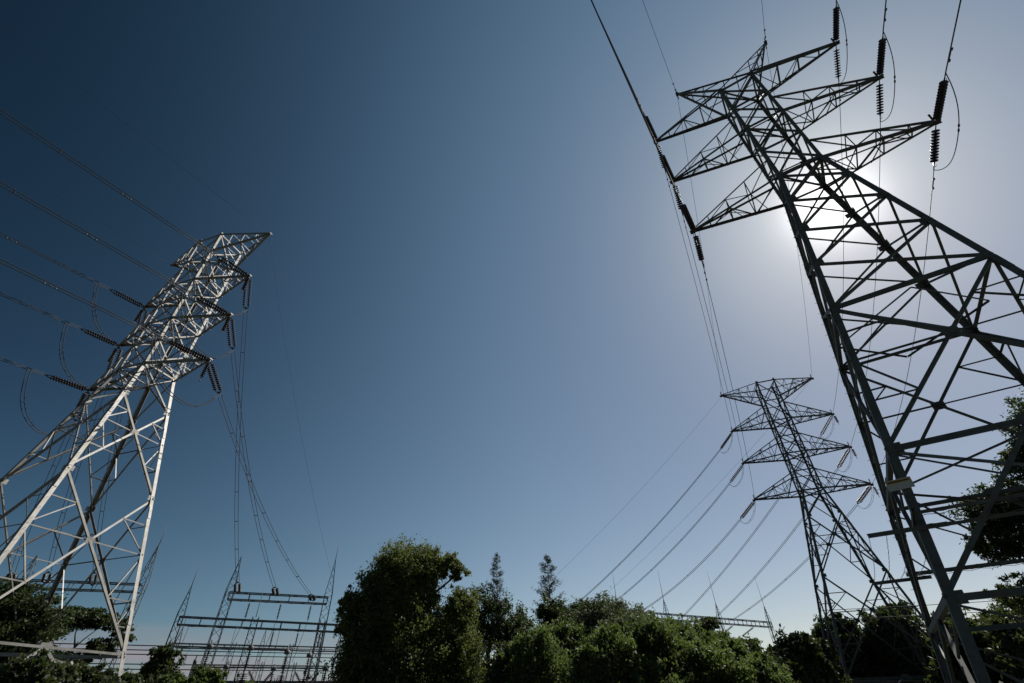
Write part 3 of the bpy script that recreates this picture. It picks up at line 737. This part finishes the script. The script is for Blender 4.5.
def conifer(az, D, h, w, hb, label, seed):
    rd = random.Random(seed); x, y = polar(az, D); root = empty('pine_tree', (x, y, 0), label, 'tree', 'slender pines'); P = []; mb = MB()
    mb.tube([(x, y, -.2), (x + .1, y, h * .5), (x, y, h)], .16, 7, .02)
    z = hb
    while z < h - .1:
        t = (z - hb) / (h - hb); L0 = w * (1 - t) ** .75 * rd.uniform(.6, 1.1) + .12; n = 6
        for k in range(n):
            a = rd.uniform(0, 6.28); L = L0 * rd.uniform(.6, 1.15); tip = Vector((x + math.cos(a) * L, y + math.sin(a) * L, z + L * .5)); s = Vector((x, y, z))
            mb.tube([s, lerp(s, tip, .6) - Vector((0, 0, .05)), tip], .022, 4, .006)
            m = int(30 * L) + 6; tt = rng.uniform(.25, 1.05, m)[:, None]; P.append(np.array(s) + (np.array(tip) - np.array(s)) * tt + rng.normal(size=(m, 3)) * .085)
        z += rd.uniform(.22, .42)
    mb.build('trunk', BARK, root); leaves('crown', np.concatenate(P), .13, LEAF_NEEDLE, root, aspect=.16)
conifer(-2.4, 49, 14.2, 1.7, 6.5, 'slender pine spire poking out above the dark trees, the left one', 5)
conifer(3.4, 47, 13.4, 2.1, 5.5, 'taller slender pine standing clear to the right, with loose side twigs', 8)
# shrubs of the bright thicket, one by one
sh = [(4.2, 40, 5.4, 7.6, LEAF_DARK, 'dark green bush right below the clear pine spire'),
      (2.0, 31, 5.2, 4.6, LEAF_BUSH, 'low bright green bush in front of the dark trees'),
      (8.0, 37, 6.0, 7.1, LEAF_GREY, 'grey-green feathery bush with pale twigs, left end of the thicket ridge'),
      (8.5, 29, 5.0, 4.5, LEAF_BUSH, 'bright green bush low in front of the grey-green one'),
      (12.0, 38, 6.4, 6.7, LEAF_GREY, 'tall grey-green bush at the crest of the thicket'),
      (13.8, 31, 5.4, 5.0, LEAF_BUSH, 'fresh green bush low at the centre of the thicket'),
      (15.8, 39, 6.0, 5.9, LEAF_BUSH, 'green bush right of the thicket crest, below the clumpy far tree'),
      (19.2, 41, 6.0, 5.4, LEAF_BUSH, 'green bush sloping down under the right-hand gantry'),
      (18.6, 31, 4.8, 3.9, LEAF_BUSH, 'bright leafy bush at the bottom edge, left of the darker slope'),
      (22.4, 42, 5.4, 4.8, LEAF_DARK, 'dark green bush at the right end of the thicket'),
      (22.8, 33, 4.2, 3.3, LEAF_BUSH, 'lowest yellow-green bush at the bottom edge right of the thicket'),
      (-.8, 33, 4.6, 4.4, LEAF_DARK, 'dark bush at the foot of the large olive tree'),
      (5.2, 34, 5.0, 5.6, LEAF_BUSH, 'mid green bush between the low bright ones, below the clear pine spire'),
      (11.0, 33, 5.4, 5.7, LEAF_GREY, 'loose grey-green bush filling the middle of the thicket'),
      (16.6, 35, 5.2, 5.1, LEAF_BUSH, 'loose green bush on the falling side of the thicket'),
      (20.8, 36, 5.0, 4.5, LEAF_BUSH, 'green bush under the right end of the gantry beam'),
      (6.0, 46, 5.6, 8.4, LEAF_DARK, 'dark bush behind the left end of the thicket')]
for i, (az, D, w, h, M, l) in enumerate(sh):
    bl = auto_blobs(w, h * 1.1, .6, 9, 20 + i)
    tree(az, D, bl, 32000, .1 if D < 36 else .12, M, l, 'bush', 'bush', 'bushes of the thicket', r=.14, shell=.4, aspect=.45 if M is not LEAF_GREY else .3, seed=i)
# far clumpy tree in front of the right-hand gantry
tree(17.4, 78, [(-2.6, 0, 10.9, 1.5, 1.4, .75), (-.9, 0, 10.2, 1.2, 1.2, .8), (1.4, 0, 10.1, 1.5, 1.4, .9), (2.6, 0, 11.0, 1.5, 1.5, .8), (.3, 0, 9.0, 1.7, 1.5, .7), (3.0, 0, 9.4, 1.3, 1.2, .6)],
     9000, .14, LEAF_DARK, 'flat-clumped dark tree showing gaps against the right-hand gantry', 'broadleaf_tree', group=G_T, r=.22, shell=.3)
tree(26.3, 60, auto_blobs(5.6, 7.4, .5, 9, 41), 13000, 0.217, LEAF_DARK, 'dark tree just left of the smaller right pylon', 'broadleaf_tree', group=G_T, shell=.4)
tree(24.9, 58, auto_blobs(5.6, 6.3, .5, 7, 48), 8000, 0.217, LEAF_DARK, 'small dark tree filling the dip left of the smaller right pylon', 'broadleaf_tree', group=G_T, shell=.4)
tree(30.0, 96, auto_blobs(10, 12.6, 1, 12, 42), 16000, 0.319, LEAF_DARK, 'broad dark tree behind the left legs of the smaller right pylon', 'broadleaf_tree', group=G_T, shell=.4)
tree(34.6, 97, auto_blobs(12, 13.2, 1, 13, 43), 18000, 0.319, LEAF_DARK, 'round dark tree behind the right legs of the smaller right pylon', 'broadleaf_tree', group=G_T, shell=.4)
tree(32.3, 99, auto_blobs(9, 11.6, .5, 12, 61), 14000, .22, LEAF_DARK, 'dark tree filling in between the two trees behind the smaller right pylon', 'broadleaf_tree', group=G_T, shell=.4)
tree(28.0, 74, auto_blobs(6, 8.0, .4, 9, 62), 11000, .17, LEAF_DARK, 'dark tree close against the left leg of the smaller right pylon', 'broadleaf_tree', group=G_T, shell=.4)
tree(41.5, 90, auto_blobs(10, 10.8, .5, 12, 63), 14000, .2, LEAF_DARK, 'dark tree seen between the legs of the huge dark pylon', 'broadleaf_tree', group=G_T, shell=.4)
tree(38.6, 80, auto_blobs(11, 9.4, .5, 12, 44), 16000, 0.29, LEAF_DARK, 'low dark tree behind the base of the huge dark pylon', 'broadleaf_tree', group=G_T, shell=.4)
tree(44.0, 72, auto_blobs(12, 9.0, .5, 12, 45), 16000, 0.275, LEAF_DARK, 'low dark tree at the right edge under the tall one', 'broadleaf_tree', group=G_T, shell=.4)
tree(43.2, 52, auto_blobs(3.4, 8.4, 4.2, 6, 46), 1500, 0.145, LEAF_GREY, 'thin airy sapling below the tall right-edge tree', 'sapling', group=G_T, r=.07, shell=.1, aspect=.3)
# tall tree at the right edge
tree(49.0, 40, [(2.7, 0, 14.5, 1.9, 2.0, 1.8), (1.9, 0, 12.4, 2.0, 2, 1.7), (-2.6, 0, 10.5, 1.6, 1.7, 1.2), (-3.5, 0, 9.0, 1.2, 1.3, 1.0), (-.5, 0, 10.9, 2.1, 2, 1.4), (1.2, 0, 9.4, 2.3, 2.2, 1.8), (-1.6, 0, 8.5, 1.5, 1.6, 1.0), (-3.6, 0, 6.3, 1.0, 1.2, .8), (-1.4, 0, 6.2, 1.5, 1.5, 1.0), (1.6, 0, 6.8, 2, 2, 1.4), (.3, 0, 13.0, 1.2, 1.4, 1.1), (4.5, 0, 12, 2.4, 2.4, 2.4), (4.4, 0, 8.4, 2.2, 2.2, 2.2), (3.6, 0, 5.2, 2, 2, 1.6)],
     60000, .12, LEAF_DARK, 'tall dark tree cut by the right edge of the picture', 'broadleaf_tree', group=G_T, r=.4, shell=.35, aspect=.4)
# left side
tree(-39.8, 66, [(0, 0, 9.9, 2.2, 2, .75), (2.2, 0, 9.6, 1.7, 1.6, .7), (4.0, 0, 8.7, 1.0, 1, .7), (2.6, 0, 7.4, 1.5, 1.4, .8), (-1.8, 0, 8.8, 1.8, 1.6, .9), (.6, 0, 6.4, 1.7, 1.6, .8)],
     9500, .14, LEAF_DARK, 'umbrella-shaped tree with flat clumps behind the sunlit pylon leg', 'broadleaf_tree', group=G_T, bark=BARK_P, r=.2, shell=.3)
tree(-45.0, 62, [(0, 0, 10.0, 3.2, 3, 1.5), (-3, 0, 9.0, 2.8, 3, 1.6), (3, 0, 8.6, 2.4, 2.4, 1.5), (0, 0, 7, 3.8, 3, 1.8), (-5, 0, 7, 3, 3, 2), (3, 0, 5, 3, 3, 2), (-3, 0, 4.4, 4, 3, 2.4)],
     34000, .15, LEAF_DARK, 'broad dark tree behind the left pylon at the left edge', 'broadleaf_tree', group=G_T, r=.4, shell=.35)
tree(-32.6, 66, auto_blobs(5.6, 7.8, .5, 8, 51), 9000, 0.203, LEAF_DARK, 'small rounded dark tree between the left pylon and the gantries', 'broadleaf_tree', group=G_T, shell=.4)
for i, (az, D, w, h, M, l) in enumerate([(-46, 40, 6, 4.7, LEAF_DARK, 'dark bush in the bottom left corner'), (-41.5, 42, 6, 4.6, LEAF_DARK, 'dark bush low behind the sunlit pylon legs, right of the corner one'), (-37, 44, 5.5, 4.4, LEAF_DARK, 'dark bush at the foot of the sunlit pylon right leg'),
        (-31.2, 46, 3.6, 4.2, LEAF_BUSH, 'green bush low left of the substation posts'), (-29.0, 50, 3.2, 5.0, LEAF_BUSH, 'taller green bush in front of the substation columns'), (-25.4, 52, 2.6, 4.2, LEAF_BUSH, 'low sparse green bush under the post insulators'),
        (-34.4, 47, 4, 4.3, LEAF_DARK, 'dark bush under the small rounded tree'), (-21.0, 50, 2.6, 3.6, LEAF_DARK, 'small dark bush left of the large olive tree')]):
    tree(az, D, auto_blobs(w, h, .4, 8, 70 + i), 12000, .16, M, l, 'bush', 'bush', 'bushes on the left side', r=.1, shell=.4, seed=i)
